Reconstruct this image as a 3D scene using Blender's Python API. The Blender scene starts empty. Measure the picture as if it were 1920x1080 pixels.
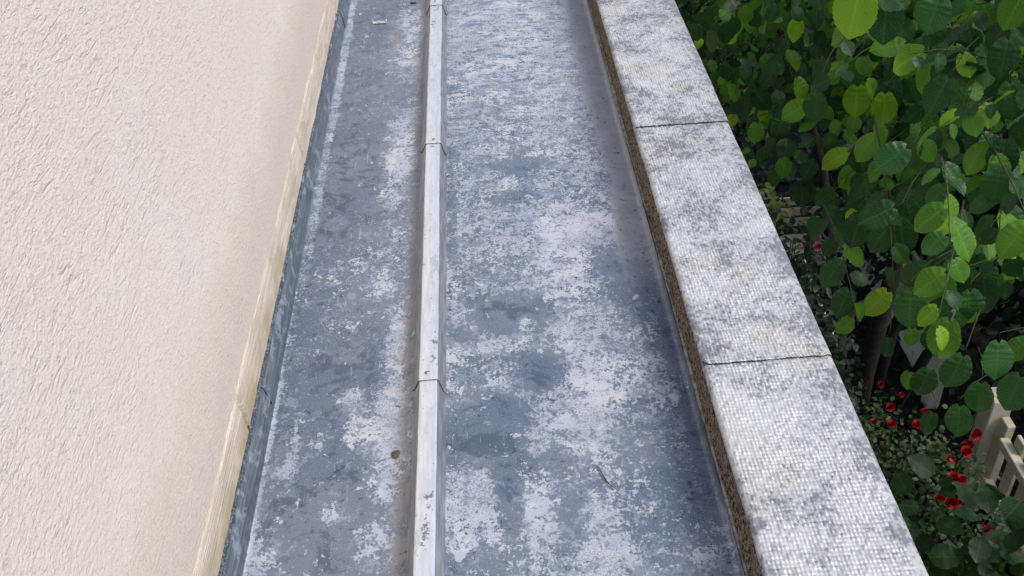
import bpy, math, random
import numpy as np
from mathutils import Vector, Matrix
rng = np.random.default_rng(11)
random.seed(11)
sc = bpy.context.scene

# ---------------------------------------------------------------- camera, sky, sun, exposure
AX = np.array([[0.99758547, 0.06877459, 0.0096581],
               [-0.05000973, 0.61487371, 0.78703834],
               [-0.04818972, 0.78562102, -0.61682848]])   # rows: world x, y, z in (right, up, forward)
CAM_H = 1.6
cam_d = bpy.data.cameras.new('camera')
cam = bpy.data.objects.new('camera', cam_d)
sc.collection.objects.link(cam)
R_, U_, F_ = AX[:, 0], AX[:, 1], AX[:, 2]
cam.matrix_world = Matrix([[R_[i], U_[i], -F_[i], (0, 0, CAM_H)[i]] for i in range(3)] + [[0, 0, 0, 1]])
cam_d.sensor_width = 36.0
cam_d.lens = 36.0
cam_d.clip_start = 0.05
cam_d.clip_end = 500
sc.camera = cam

SUN_EL, SUN_AZ = math.radians(52), math.radians(108)     # azimuth clockwise from +Y (towards +X)
world = bpy.data.worlds.new('World')
sc.world = world
world.use_nodes = True
wn = world.node_tree
sky = wn.nodes.new('ShaderNodeTexSky')
sky.sky_type = 'NISHITA'
sky.sun_disc = False
sky.sun_elevation = SUN_EL
sky.sun_rotation = SUN_AZ
sky.air_density = 1.0
sky.dust_density = 3.0
sky.ozone_density = 1.0
bg = wn.nodes['Background']
bg.inputs['Strength'].default_value = 0.13
wn.links.new(sky.outputs[0], bg.inputs['Color'])

sun_d = bpy.data.lights.new('sun', 'SUN')
sun_d.energy = 1.5
sun_d.angle = math.radians(22)
sun_d.color = (1.0, 0.985, 0.965)
sun = bpy.data.objects.new('sun', sun_d)
sc.collection.objects.link(sun)
sdir = Vector((math.cos(SUN_EL) * math.sin(SUN_AZ), math.cos(SUN_EL) * math.cos(SUN_AZ), math.sin(SUN_EL)))
sun.rotation_euler = sdir.to_track_quat('Z', 'Y').to_euler()
sun.location = (6, 8, 12)

sc.view_settings.view_transform = 'Standard'
sc.view_settings.look = 'None'
sc.view_settings.gamma = 1
sc.view_settings.exposure = 0.5
sc.cycles.max_bounces = 6
sc.cycles.transparent_max_bounces = 4

# ---------------------------------------------------------------- helpers
def link(o, parent=None):
    sc.collection.objects.link(o)
    if parent is not None:
        o.parent = parent
    return o

def mesh_data(name, v, f, m, smooth=False, attrs=None, uv=None):
    me = bpy.data.meshes.new(name)
    v = np.asarray(v, np.float32)
    if isinstance(f, np.ndarray):
        n, k = f.shape
        me.vertices.add(len(v)); me.vertices.foreach_set('co', v.ravel())
        me.loops.add(n * k); me.loops.foreach_set('vertex_index', f.astype(np.int32).ravel())
        me.polygons.add(n); me.polygons.foreach_set('loop_start', np.arange(0, n * k, k, dtype=np.int32))
        me.update(calc_edges=True)
    else:
        me.from_pydata([tuple(map(float, p)) for p in v], [], f)
    if smooth:
        me.polygons.foreach_set('use_smooth', np.ones(len(me.polygons), bool))
    for k_, a in (attrs or {}).items():
        at = me.attributes.new(k_, 'FLOAT', 'POINT'); at.data.foreach_set('value', np.asarray(a, np.float32))
    if uv is not None:
        ul = me.uv_layers.new(name='UVMap')
        li = np.zeros(len(me.loops), np.int32); me.loops.foreach_get('vertex_index', li)
        ul.data.foreach_set('uv', np.asarray(uv, np.float32)[li].ravel())
    if m is not None:
        me.materials.append(m)
    me.validate()
    me.update()
    return me

def obj(name, v, f, m, parent=None, **k):
    return link(bpy.data.objects.new(name, mesh_data(name, v, f, m, **k)), parent)

def thing(name, label, cat, loc=(0, 0, 0), group=None):
    o = bpy.data.objects.new(name, None)
    o.empty_display_size = 0.1
    link(o); o.location = loc
    return tag(o, label, cat, group)

def tag(o, label, cat, group=None):
    o['label'] = label; o['category'] = cat
    if group:
        o['group'] = group
    return o

def box(a, b):
    (x0, y0, z0), (x1, y1, z1) = a, b
    v = [(x0, y0, z0), (x1, y0, z0), (x1, y1, z0), (x0, y1, z0), (x0, y0, z1), (x1, y0, z1), (x1, y1, z1), (x0, y1, z1)]
    return v, [(3, 2, 1, 0), (4, 5, 6, 7), (0, 1, 5, 4), (1, 2, 6, 5), (2, 3, 7, 6), (3, 0, 4, 7)]

def chbox(a, b, c=0.004):
    """box with chamfered vertical-profile edges: 24 vertices"""
    a = np.array(a, float); b = np.array(b, float); cen = (a + b) / 2; h = (b - a) / 2; c = min(c, *(h * .45))
    v = []; idx = {}
    for sx in (-1, 1):
        for sy in (-1, 1):
            for sz in (-1, 1):
                for ax in range(3):
                    s = np.array([sx, sy, sz], float); hh = h.copy() - c; hh[ax] = h[ax]
                    idx[(sx, sy, sz, ax)] = len(v); v.append(cen + s * hh)
    f = []
    for ax in range(3):
        o1, o2 = [(1, 2), (2, 0), (0, 1)][ax]
        for s in (-1, 1):
            q = []
            for t1, t2 in ((-1, -1), (1, -1), (1, 1), (-1, 1)):
                k = [0, 0, 0]; k[ax] = s; k[o1] = t1; k[o2] = t2; q.append(idx[tuple(k) + (ax,)])
            f.append(q if s > 0 else q[::-1])
        for s1 in (-1, 1):
            for s2 in (-1, 1):
                q = []
                for t, axx in ((-1, o1), (1, o1), (1, o2), (-1, o2)):
                    k = [0, 0, 0]; k[ax] = t; k[o1] = s1; k[o2] = s2; q.append(idx[tuple(k) + (axx,)])
                f.append(q if s1 * s2 > 0 else q[::-1])
    for sx in (-1, 1):
        for sy in (-1, 1):
            for sz in (-1, 1):
                q = [idx[(sx, sy, sz, a_)] for a_ in range(3)]
                f.append(q if sx * sy * sz > 0 else q[::-1])
    return v, f

def grid_faces(nu, nv):
    i = np.arange(nu - 1)[:, None] * nv + np.arange(nv - 1)[None, :]
    return np.stack([i, i + nv, i + nv + 1, i + 1], -1).reshape(-1, 4)

def value_noise(x, y, s, seed):
    """smooth lattice noise in 0..1"""
    r = np.random.default_rng(seed).random((64, 64))
    u, v = x * s, y * s
    i, j = np.floor(u).astype(int), np.floor(v).astype(int)
    a, b = u - i, v - j
    a, b = a * a * (3 - 2 * a), b * b * (3 - 2 * b)
    i0, i1, j0, j1 = i % 64, (i + 1) % 64, j % 64, (j + 1) % 64
    return (r[i0, j0] * (1 - a) + r[i1, j0] * a) * (1 - b) + (r[i0, j1] * (1 - a) + r[i1, j1] * a) * b

def fbm(x, y, s, seed, o=4):
    t, a, n = 0, .5, 0
    for k in range(o):
        t = t + a * value_noise(x, y, s * 2 ** k, seed + k); n += a; a *= .55
    return t / n

def extrude(prof, ys, jit=None):
    """open profile [(x, z)] swept along y"""
    prof = np.array(prof); nv = len(prof)
    v = np.zeros((len(ys), nv, 3))
    v[:, :, 0] = prof[None, :, 0]; v[:, :, 2] = prof[None, :, 1]; v[:, :, 1] = np.array(ys)[:, None]
    if jit is not None:
        v = jit(v)
    return v.reshape(-1, 3), grid_faces(len(ys), nv)

def tube(pts, rad, n=6):
    pts = [Vector(p) for p in pts]; v = []; f = []
    for i, p in enumerate(pts):
        d = (pts[min(i + 1, len(pts) - 1)] - pts[max(i - 1, 0)]).normalized()
        a = d.cross(Vector((0, 0, 1)) if abs(d.z) < .9 else Vector((1, 0, 0))).normalized(); b = d.cross(a)
        r = rad[i] if hasattr(rad, '__len__') else rad
        for k in range(n):
            t = 2 * math.pi * k / n
            v.append(p + (a * math.cos(t) + b * math.sin(t)) * r)
    for i in range(len(pts) - 1):
        for k in range(n):
            f.append((i * n + k, i * n + (k + 1) % n, (i + 1) * n + (k + 1) % n, (i + 1) * n + k))
    f.append(tuple(range(n))[::-1]); f.append(tuple(range((len(pts) - 1) * n, len(pts) * n)))
    return v, f

def join(parts):
    V = []; Fc = []; o = 0
    for v, f in parts:
        V += [tuple(p) for p in v]; Fc += [tuple(i + o for i in q) for q in f]; o = len(V)
    return V, Fc

# ---------------------------------------------------------------- material nodes
class N:
    def __init__(s, name):
        s.m = bpy.data.materials.new(name); s.m.use_nodes = True
        s.t = s.m.node_tree; s.b = s.t.nodes['Principled BSDF']; s.out = s.t.nodes['Material Output']
        s.tc = s.t.nodes.new('ShaderNodeTexCoord')
    def put(s, i, v):
        if hasattr(v, 'is_linked') or hasattr(v, 'links'):
            s.t.links.new(v, i)
        elif isinstance(v, (tuple, list)) and len(v) == 3 and i.type == 'RGBA':
            i.default_value = (*v, 1)
        else:
            i.default_value = v
    def node(s, t, **k):
        n = s.t.nodes.new(t)
        for a, b in k.items():
            setattr(n, a, b)
        return n
    def co(s, scale=(1, 1, 1), rot=(0, 0, 0), loc=(0, 0, 0), src='Object'):
        n = s.node('ShaderNodeMapping'); s.put(n.inputs['Vector'], s.tc.outputs[src])
        n.inputs['Scale'].default_value = scale; n.inputs['Rotation'].default_value = rot; n.inputs['Location'].default_value = loc
        return n.outputs[0]
    def noise(s, scale=5., detail=4., rough=.55, vec=None, dist=0.):
        n = s.node('ShaderNodeTexNoise'); s.put(n.inputs['Vector'], vec if vec is not None else s.tc.outputs['Object'])
        n.inputs['Scale'].default_value = scale; n.inputs['Detail'].default_value = detail
        n.inputs['Roughness'].default_value = rough; n.inputs['Distortion'].default_value = dist
        return n.outputs['Fac']
    def voro(s, scale=5., vec=None, feature='F1', out='Distance', rnd=1.):
        n = s.node('ShaderNodeTexVoronoi', feature=feature); s.put(n.inputs['Vector'], vec if vec is not None else s.tc.outputs['Object'])
        n.inputs['Scale'].default_value = scale; n.inputs['Randomness'].default_value = rnd
        return n.outputs[out]
    def math(s, op, a, b=0., c=0.):
        n = s.node('ShaderNodeMath', operation=op)
        s.put(n.inputs[0], a); s.put(n.inputs[1], b); s.put(n.inputs[2], c)
        return n.outputs[0]
    def add(s, a, b): return s.math('ADD', a, b)
    def sub(s, a, b): return s.math('SUBTRACT', a, b)
    def mul(s, a, b): return s.math('MULTIPLY', a, b)
    def step(s, v, lo, hi):
        n = s.node('ShaderNodeMapRange', interpolation_type='SMOOTHSTEP')
        s.put(n.inputs[0], v); n.inputs[1].default_value = lo; n.inputs[2].default_value = hi
        return n.outputs[0]
    def mix(s, f, a, b):
        n = s.node('ShaderNodeMix', data_type='RGBA')
        s.put(n.inputs[0], f); s.put(n.inputs[6], a); s.put(n.inputs[7], b)
        return n.outputs[2]
    def mixf(s, f, a, b):
        n = s.node('ShaderNodeMix', data_type='FLOAT')
        s.put(n.inputs[0], f); s.put(n.inputs[2], a); s.put(n.inputs[3], b)
        return n.outputs[0]
    def attr(s, name):
        return s.node('ShaderNodeAttribute', attribute_name=name).outputs['Fac']
    def xyz(s, src='Object'):
        n = s.node('ShaderNodeSeparateXYZ'); s.put(n.inputs[0], s.tc.outputs[src]); return n.outputs
    def bump(s, h, dist=.002, strength=1., normal=None):
        n = s.node('ShaderNodeBump'); n.inputs['Distance'].default_value = dist; n.inputs['Strength'].default_value = strength
        s.put(n.inputs['Height'], h)
        if normal is not None:
            s.put(n.inputs['Normal'], normal)
        return n.outputs[0]
    def done(s, col, rough=.6, metal=0., bump=None, spec=.5):
        s.put(s.b.inputs['Base Color'], col); s.put(s.b.inputs['Roughness'], rough); s.put(s.b.inputs['Metallic'], metal)
        s.put(s.b.inputs['Specular IOR Level'], spec)
        if bump is not None:
            s.put(s.b.inputs['Normal'], bump)
        return s.m

# ---------------------------------------------------------------- materials of the roof
def mat_stucco():
    n = N('sand_render')
    z = n.xyz()[2]; y = n.xyz()[1]
    rot = (math.radians(-15), 0, 0)
    st = n.noise(1, 3, .6, n.co((30, 20, 130), rot), .7)
    st2 = n.noise(1, 2, .5, n.co((20, 13, 80), (math.radians(-19), 0, 0), (3, 1, 7)), .9)
    st3 = n.noise(1, 3, .65, n.co((60, 52, 170), (math.radians(-10), 0, 0), (9, 4, 2)), .8)
    patch = n.noise(7, 3, .6)
    grain = n.noise(300, 3, .75); sand = n.noise(170, 2, .6, n.co(loc=(3, 3, 3)))
    grain2 = n.noise(120, 4, .65)
    low = n.sub(1, n.step(n.add(z, n.mul(n.noise(3, 2), .12)), .36, .62))      # smoother sponge finish near the foot
    groove = n.add(n.mul(n.step(st, .57, .68), n.step(patch, .40, .60)), n.mul(n.step(st2, .60, .70), n.step(patch, .5, .66)))
    groove = n.add(n.mul(groove, .8), n.mul(n.step(st3, .52, .66), .55))
    groove = n.mul(groove, n.sub(1, n.mul(low, .45)))
    h = n.add(n.add(n.mul(groove, -.8), n.mul(grain2, 1.1)), n.add(n.mul(grain, .8), n.mul(sand, .7)))
    pit = n.step(n.voro(95), .17, .05)
    pit = n.mul(pit, n.step(n.noise(30, 2), .5, .62))
    h = n.sub(h, n.mul(pit, .6))
    # splash staining rising from the roof, grey weathering higher up
    zz = n.add(z, n.add(n.mul(n.sub(n.noise(2.2, 4, .6), .5), .22), n.mul(n.step(y, 2.2, 3.6), -.14)))
    stain = n.mul(n.sub(1, n.step(zz, .24, .47)), .85)
    edge = n.mul(n.step(zz, .30, .37), n.sub(1, n.step(zz, .39, .50)))
    pale = n.step(n.noise(3.1, 3, .6, n.co((1, 1, 1), loc=(5, 2, 3))), .48, .68)
    warm = n.step(n.noise(2.3, 3, .6, n.co((1, 1, 1), loc=(1, 7, 3))), .50, .70)
    c = n.mix(n.mul(pale, .7), (.725, .668, .612), (.73, .70, .662))
    c = n.mix(n.mul(warm, .45), c, (.71, .655, .585))
    c = n.mix(stain, c, (.60, .528, .458))
    c = n.mix(n.mul(edge, .35), c, (.63, .535, .43))
    c = n.mix(n.mul(n.step(grain, .52, .66), n.add(.20, n.mul(stain, .40))), c, (.36, .30, .24))
    c = n.mix(n.mul(n.step(sand, .55, .68), .35), c, (.80, .76, .70))
    c = n.mix(n.mul(pit, .45), c, (.22, .18, .14))
    return n.done(c, .92, 0, n.bump(h, .0023, .9), .15)

def mat_fillet():
    n = N('trowelled_mortar')
    z = n.xyz()[2]
    tr = n.noise(1, 3, .6, n.co((40, 4, 210), (math.radians(-1), 0, 0)), .2)
    gr = n.noise(260, 3, .7)
    alg = n.mul(n.sub(1, n.step(n.add(z, n.mul(n.noise(14, 4), .06)), .14, .21)), n.step(n.noise(4.5, 3, .6), .38, .56))
    alg = n.mul(alg, n.sub(1, n.step(n.xyz()[1], 2.0, 2.6)))
    c = n.mix(n.step(tr, .42, .58), (.545, .475, .40), (.665, .595, .52))
    c = n.mix(n.mul(n.step(gr, .52, .64), .45), c, (.36, .30, .24))
    c = n.mix(n.mul(n.step(n.noise(11, 5, .7, n.co((1, .6, 1.5), loc=(4, 2, 2))), .46, .60), .55), c, (.43, .365, .295))
    c = n.mix(n.mul(alg, .72), c, (.345, .30, .165))
    return n.done(c, .93, 0, n.bump(n.add(tr, n.mul(gr, .25)), .005, .9), .12)

def mat_sealant():
    n = N('old_bitumen_bead')
    a = n.noise(160, 4, .7); b = n.noise(50, 3, .6, n.co((1, .4, 1)))
    c = n.mix(n.step(a, .45, .62), (.05, .06, .075), (.17, .195, .235))
    c = n.mix(n.mul(n.step(b, .60, .66), .55), c, (.36, .40, .46))
    return n.done(c, .75, 0, n.bump(a, .004, 1.), .3)

def mat_flash():
    n = N('flashing_zinc')
    a = n.noise(1, 5, .65, n.co((160, 9, 160)), .3); b = n.noise(22, 6, .7); s = n.noise(1, 3, .6, n.co((300, 20, 300)))
    c = n.mix(n.step(a, .38, .62), (.085, .105, .132), (.165, .192, .228))
    c = n.mix(n.mul(n.step(b, .54, .60), .55), c, (.34, .385, .45))
    c = n.mix(n.mul(n.step(s, .62, .70), .5), c, (.10, .12, .15))
    return n.done(c, n.mixf(b, .32, .55), .25, n.bump(n.add(a, b), .0008, .6), .5)

def mat_zinc():
    n = N('weathered_zinc')
    bl, stk, flk, brn, cln, lip_shade = [n.attr(k) for k in ('bloom', 'streak', 'fleck', 'brown', 'clean', 'lip_shade')]
    warp = n.co((1, 1, 1))
    n1 = n.noise(17, 6, .68, None, .4)
    n2 = n.noise(62, 4, .72, n.co((1, .85, 1)), .3)
    n3 = n.noise(1, 5, .68, n.co((13, 58, 10)), .4)
    n4 = n.noise(150, 3, .7)
    gr = n.noise(330, 2, .7)
    n5 = n.noise(24, 6, .72, n.co(loc=(11, 4, 2)), .6)
    n6 = n.noise(15, 6, .72, n.co(loc=(5, 14, 2)), .8)
    fine = n.mixf(stk, n2, n3)
    v = n.add(n.mul(bl, .44), n.add(n.mul(n.sub(n1, .5), 1.2), n.mul(n.sub(fine, .5), 1.35)))
    v2 = n.add(v, n.mul(n.sub(n4, .5), 1.15))
    white = n.step(v2, .13, .155)
    thin = n.step(n.add(n.add(n.mul(bl, .30), n.mul(n.sub(n5, .5), 1.2)), n.add(n.mul(n.sub(fine, .5), .9), n.mul(n.sub(n4, .5), .8))), .01, .07)
    dark = n.step(n.add(n.add(n.mul(bl, -.28), n.mul(n.sub(n6, .5), 1.3)), n.mul(n.sub(n4, .5), .35)), .17, .26)
    # flakes and speckle: single grains picked at random
    vc = n.node('ShaderNodeTexVoronoi'); n.put(vc.inputs['Vector'], n.tc.outputs['Object']); vc.inputs['Scale'].default_value = 165
    cell = n.node('ShaderNodeSeparateColor'); n.put(cell.inputs[0], vc.outputs['Color'])
    zone = n.noise(9, 4, .6, n.co(loc=(2, 9, 5)))
    speck = n.mul(n.step(n.add(cell.outputs[0], n.mul(n.sub(zone, .5), 2.2)), 1.06, 1.10), n.step(n.add(vc.outputs['Distance'], n.mul(n.sub(n4, .5), .5)), .46, .36))
    hole = n.step(n.add(n.noise(26, 6, .72, n.co(loc=(2, 5, 8)), .4), n.mul(bl, -.03)), .555, .568)
    grain = n.step(n.noise(210, 3, .8, n.co(loc=(4, 4, 4))), .49, .53)
    gz = n.mul(n.step(n.noise(5, 4, .6, n.co(loc=(8, 3, 1))), .46, .54), grain)
    base = n.mix(n.step(n.noise(5.2, 6, .66, n.co(loc=(7, 1, 2))), .46, .54), (.100, .133, .186), (.146, .176, .220))
    base = n.mix(n.mul(n.step(gr, .44, .58), .5), base, (.215, .248, .30))
    c = n.mix(n.mul(thin, .55), base, (.285, .325, .395))
    c = n.mix(n.mul(dark, .62), c, (.052, .074, .112))
    c = n.mix(n.mul(speck, .6), c, (.36, .40, .47))
    wc = n.mix(n.step(n.noise(8, 5, .66, n.co(loc=(3, 3, 6))), .46, .54), (.405, .445, .515), (.50, .515, .555))
    wc = n.mix(n.mul(n.step(gr, .52, .64), .3), wc, (.30, .33, .39))
    wm = n.mul(white, n.mul(n.sub(1, n.mul(hole, .8)), n.sub(1, n.mul(gz, .75))))
    c = n.mix(n.mul(wm, .95), c, wc)
    sp = n.mul(n.step(n.noise(26, 5, .66, n.co((1, .7, 1), (0, 0, .5), (9, 2, 4)), .5), .645, .655), .8)
    c = n.mix(sp, c, (.50, .535, .60))
    # clean strip next to the parapet
    c = n.mix(cln, c, n.mix(n.step(n.noise(16, 5, .6), .4, .62), (.32, .33, .36), (.375, .385, .415)))
    # browner tone along the batten
    c = n.mix(n.mul(brn, n.step(n.noise(18, 5, .65), .36, .58)), c, (.275, .255, .245))
    c = n.mix(lip_shade, c, n.mix(n.step(n2, .4, .6), (.055, .070, .095), (.10, .12, .155)))  # dark tone on the upstand stands in for shade under the flashing lip
    # black flecks
    fz = n.step(n.noise(6, 4, .6, n.co(loc=(6, 6, 9))), .42, .54)
    fk = n.mul(n.step(n.noise(50, 6, .75, n.co(loc=(1, 8, 3)), .4), .60, .615), n.math('MAXIMUM', flk, n.mul(fz, .85)))
    c = n.mix(n.mul(fk, .9), c, (.034, .040, .052))
    scr = n.step(n.noise(1, 3, .6, n.co((90, 7, 10), (0, 0, math.radians(-24))), .3), .665, .69)
    c = n.mix(n.mul(scr, .35), c, (.42, .45, .5))
    h = n.add(n.add(n.mul(wm, .35), n.mul(n2, .5)), n.add(n.mul(fk, -.4), n.mul(gr, .12)))
    r = n.add(n.mixf(wm, .36, .58), n.mul(n.sub(n1, .5), .3))
    return n.done(c, r, .12, n.bump(h, .0012, .8), .5)

def mat_cap():
    n = N('zinc_cap_lit_top')
    a = n.noise(1, 5, .65, n.co((90, 12, 90)), .3); sp = n.noise(75, 5, .7); sp2 = n.noise(14, 6, .7, n.co((1, .45, 1), loc=(3, 1, 1)))
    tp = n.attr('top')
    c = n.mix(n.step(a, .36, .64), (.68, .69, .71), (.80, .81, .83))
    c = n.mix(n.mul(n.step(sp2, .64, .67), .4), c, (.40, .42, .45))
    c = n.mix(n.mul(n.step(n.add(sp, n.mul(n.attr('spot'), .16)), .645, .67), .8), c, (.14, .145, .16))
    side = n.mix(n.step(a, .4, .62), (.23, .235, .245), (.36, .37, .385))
    side = n.mix(n.attr('right'), side, n.mix(n.step(a, .4, .62), (.125, .135, .15), (.215, .23, .25)))  # sun-facing right side painted darker to offset its light
    c = n.mix(tp, side, c)  # top coloured brighter than the sides, standing in for sky reflection
    return n.done(c, n.mixf(sp2, .20, .40), n.mul(tp, .5), n.bump(n.add(a, sp2), .0007, .6), .5)

def mat_alu():
    n = N('embossed_aluminium')
    big = n.noise(8, 5, .68); med = n.noise(26, 5, .7); fine = n.noise(120, 3, .7); huge = n.noise(3.0, 3, .6, n.co(loc=(5, 1, 2)))
    edge, worn = n.attr('edge'), n.attr('worn')
    d = n.add(n.add(n.mul(n.sub(big, .5), 1.5), n.mul(n.sub(med, .5), .9)), n.add(n.mul(edge, .34), n.mul(n.sub(huge, .5), .7)))
    d = n.add(d, n.add(n.mul(n.sub(worn, .5), .34), n.mul(n.sub(fine, .5), 1.1)))
    dirt = n.step(d, .12, .34)
    film = n.step(d, -.25, .20)
    c = n.mix(film, (.56, .565, .575), (.38, .39, .41))
    c = n.mix(n.mul(n.step(n.noise(6, 4, .6, n.co(loc=(3, 8, 1))), .52, .66), .5), c, (.51, .485, .445))
    c = n.mix(n.mul(dirt, .8), c, (.135, .145, .17))
    return n.done(c, n.mixf(dirt, .46, .68), n.mixf(dirt, .18, .03), n.bump(n.add(fine, med), .0008, .7), .5)

def mat_bitumen():
    n = N('granular_bitumen')
    a = n.noise(120, 3, .8); b = n.noise(34, 5, .7)
    c = n.mix(n.step(a, .42, .58), (.035, .026, .018), (.30, .235, .165))
    c = n.mix(n.mul(n.step(b, .5, .66), .45), c, (.26, .20, .135))
    c = n.mix(n.mul(n.step(n.noise(120, 4, .7, n.co((1, .5, 1), loc=(2, 2, 2))), .60, .68), .7), c, (.40, .34, .27))
    return n.done(c, .95, 0, n.bump(n.add(a, b), .006, 1.), .2)

def mat_lip():
    n = N('pale_mortar_lip')
    a = n.noise(55, 5, .7); b = n.noise(300, 3, .7)
    c = n.mix(n.step(a, .40, .6), (.25, .23, .205), (.50, .46, .40))
    c = n.mix(n.mul(n.step(b, .55, .7), .4), c, (.16, .15, .14))
    return n.done(c, .9, 0, n.bump(n.add(a, b), .003, .9), .2)

def mat_plain(name, c1, c2, s=8., rough=.8, b=.002, metal=0., spec=.3):
    n = N(name)
    a = n.noise(s, 5, .65); g = n.noise(s * 12, 3, .6)
    c = n.mix(n.step(n.add(n.mul(a, .7), n.mul(g, .3)), .36, .64), c1, c2)
    return n.done(c, rough, metal, n.bump(n.add(a, n.mul(g, .4)), b, .7), spec)

M_stucco, M_fillet, M_sealant, M_flash, M_zinc, M_cap, M_alu, M_bit, M_lip = (mat_stucco(), mat_fillet(), mat_sealant(), mat_flash(),
    mat_zinc(), mat_cap(), mat_alu(), mat_bitumen(), mat_lip())
M_screw = mat_plain('dull_steel', (.22, .22, .22), (.5, .5, .5), 200, .4, .0005, .8)
M_clip = mat_plain('pale_metal', (.42, .42, .38), (.75, .75, .70), 90, .4, .0008, .4)
M_dark = mat_plain('dark_metal', (.03, .032, .036), (.10, .10, .105), 90, .6, .0008, .2)
M_facade = mat_plain('facade_render', (.50, .45, .38), (.60, .55, .48), 6, .9, .004)

Y0, Y1 = 0.35, 6.4          # stretch of roof that is built
GZ = -5.1                   # garden level below the roof

# ---------------------------------------------------------------- house wall on the left
house = thing('house_wall', 'cream sand-rendered house wall rising beside the zinc roof', 'wall', (-.545, 2.5, .1))
def child(o, parent):
    o.parent = parent; o.matrix_parent_inverse = Matrix.Translation(parent.location).inverted(); return o

ys = np.arange(Y0, Y1 + .001, .02); zs = np.concatenate([np.arange(.172, 1.0, .02), np.arange(1.0, 3.3, .1)])
yy, zz = np.meshgrid(ys, zs, indexing='ij')
xx = -.548 + .006 * (fbm(yy, zz, 1.6, 3) - .5) + .0035 * (fbm(yy, zz, 7, 8) - .5)
v = np.stack([xx, yy, zz], -1).reshape(-1, 3)
child(obj('sand_render', v, grid_faces(len(ys), len(zs)), M_stucco, smooth=True), house)
child(obj('masonry', *box((-.90, Y0, GZ), (-.556, Y1, 3.28)), M_facade), house)

# trowelled mortar fillet in lengths, cracked open between them
cracks = [Y0, 1.507, 2.555, 3.615, 4.66, 5.7, Y1]
for i in range(len(cracks) - 1):
    a, b = cracks[i], cracks[i + 1]
    t = np.linspace(0, 1, 150); zr = np.linspace(0, 1, 15)
    tt, rr = np.meshgrid(t, zr, indexing='ij')
    z = .088 + rr * .112
    w0 = .010 * (fbm(z * 3 + i, z * 0, 9, 20 + i) - .5) + .010 * (1 - rr)
    w1 = .010 * (fbm(z * 3 + i + 1, z * 0, 9, 21 + i) - .5) + .010 * (1 - rr)
    y = (a + .0020 + w0) * (1 - tt) + (b - .0020 + w1) * tt
    ragged = .026 * (fbm(y, y * 0, 4, 31 + i) - .5) + .010 * (fbm(y, y * 0, 40, 32 + i) - .5)
    z = z + ragged * rr ** 3 + .012 * (fbm(y, y * 0, 5, 41 + i) - .5) * (1 - rr) ** 3
    x = -.5465 + .0050 * np.cos(rr * math.pi / 2) ** .7 + .003 * (fbm(y * .25, z, 60, 51 + i) - .5) - .0035 * (rr > .97)
    x = np.where((tt < .002) | (tt > .998), -.560, x)
    o = child(obj('mortar_fillet', np.stack([x, y, z], -1).reshape(-1, 3), grid_faces(150, 15), M_fillet, smooth=True), house)

# ---------------------------------------------------------------- zinc flashing strips at the foot of the wall
flash = thing('wall_flashing', 'blue-grey zinc flashing along the foot of the cream wall', 'flashing', (-.53, 2.5, .05))
seg = [(Y0, 1.66, .036), (1.65, 2.60, .026), (2.585, 3.70, .008), (3.69, 4.75, .010), (4.74, Y1, .010)]
for i, (a, b, zb) in enumerate(seg):
    off = .0025 * (i % 2)
    prof = [(-.551, .086), (-.5415, .0845), (-.5385 + off, .080), (-.5362 + off, .0715), (-.5345 + off, .0700), (-.5318 + off, .055), (-.5272 + off, zb + .006), (-.5266 + off, zb + .003), (-.5270 + off, zb), (-.5345 + off, zb + .003)]
    yl = np.linspace(a, b, 90)
    def jit(V, i=i):
        V[:, :, 0] += .0022 * (fbm(V[:, :, 1], V[:, :, 2], 4, 60 + i) - .5) * 2
        V[:, :, 2] += .0030 * (fbm(V[:, :, 1], V[:, :, 2] * 0, 5, 63 + i) - .5) * 2
        return V
    v, f = extrude(prof, yl, jit)
    child(obj('flashing_strip', v, f, M_flash), flash)
yl = np.linspace(Y0, Y1, 1400); an = np.linspace(-.4, math.pi * .75, 7)
yy, aa = np.meshgrid(yl, an, indexing='ij')
r = .0062 + .006 * (fbm(yy, aa, 22, 71) - .5) + .006 * (fbm(yy, aa * .3, 70, 73) - .5)
child(obj('bitumen_bead', np.stack([-.5415 + r * np.cos(aa) * 1.0, yy, .0865 + .006 * (fbm(yy, yy * 0, 5, 77) - .5) + r * np.sin(aa)], -1).reshape(-1, 3), grid_faces(1400, 7), M_sealant, smooth=True), flash)

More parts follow.
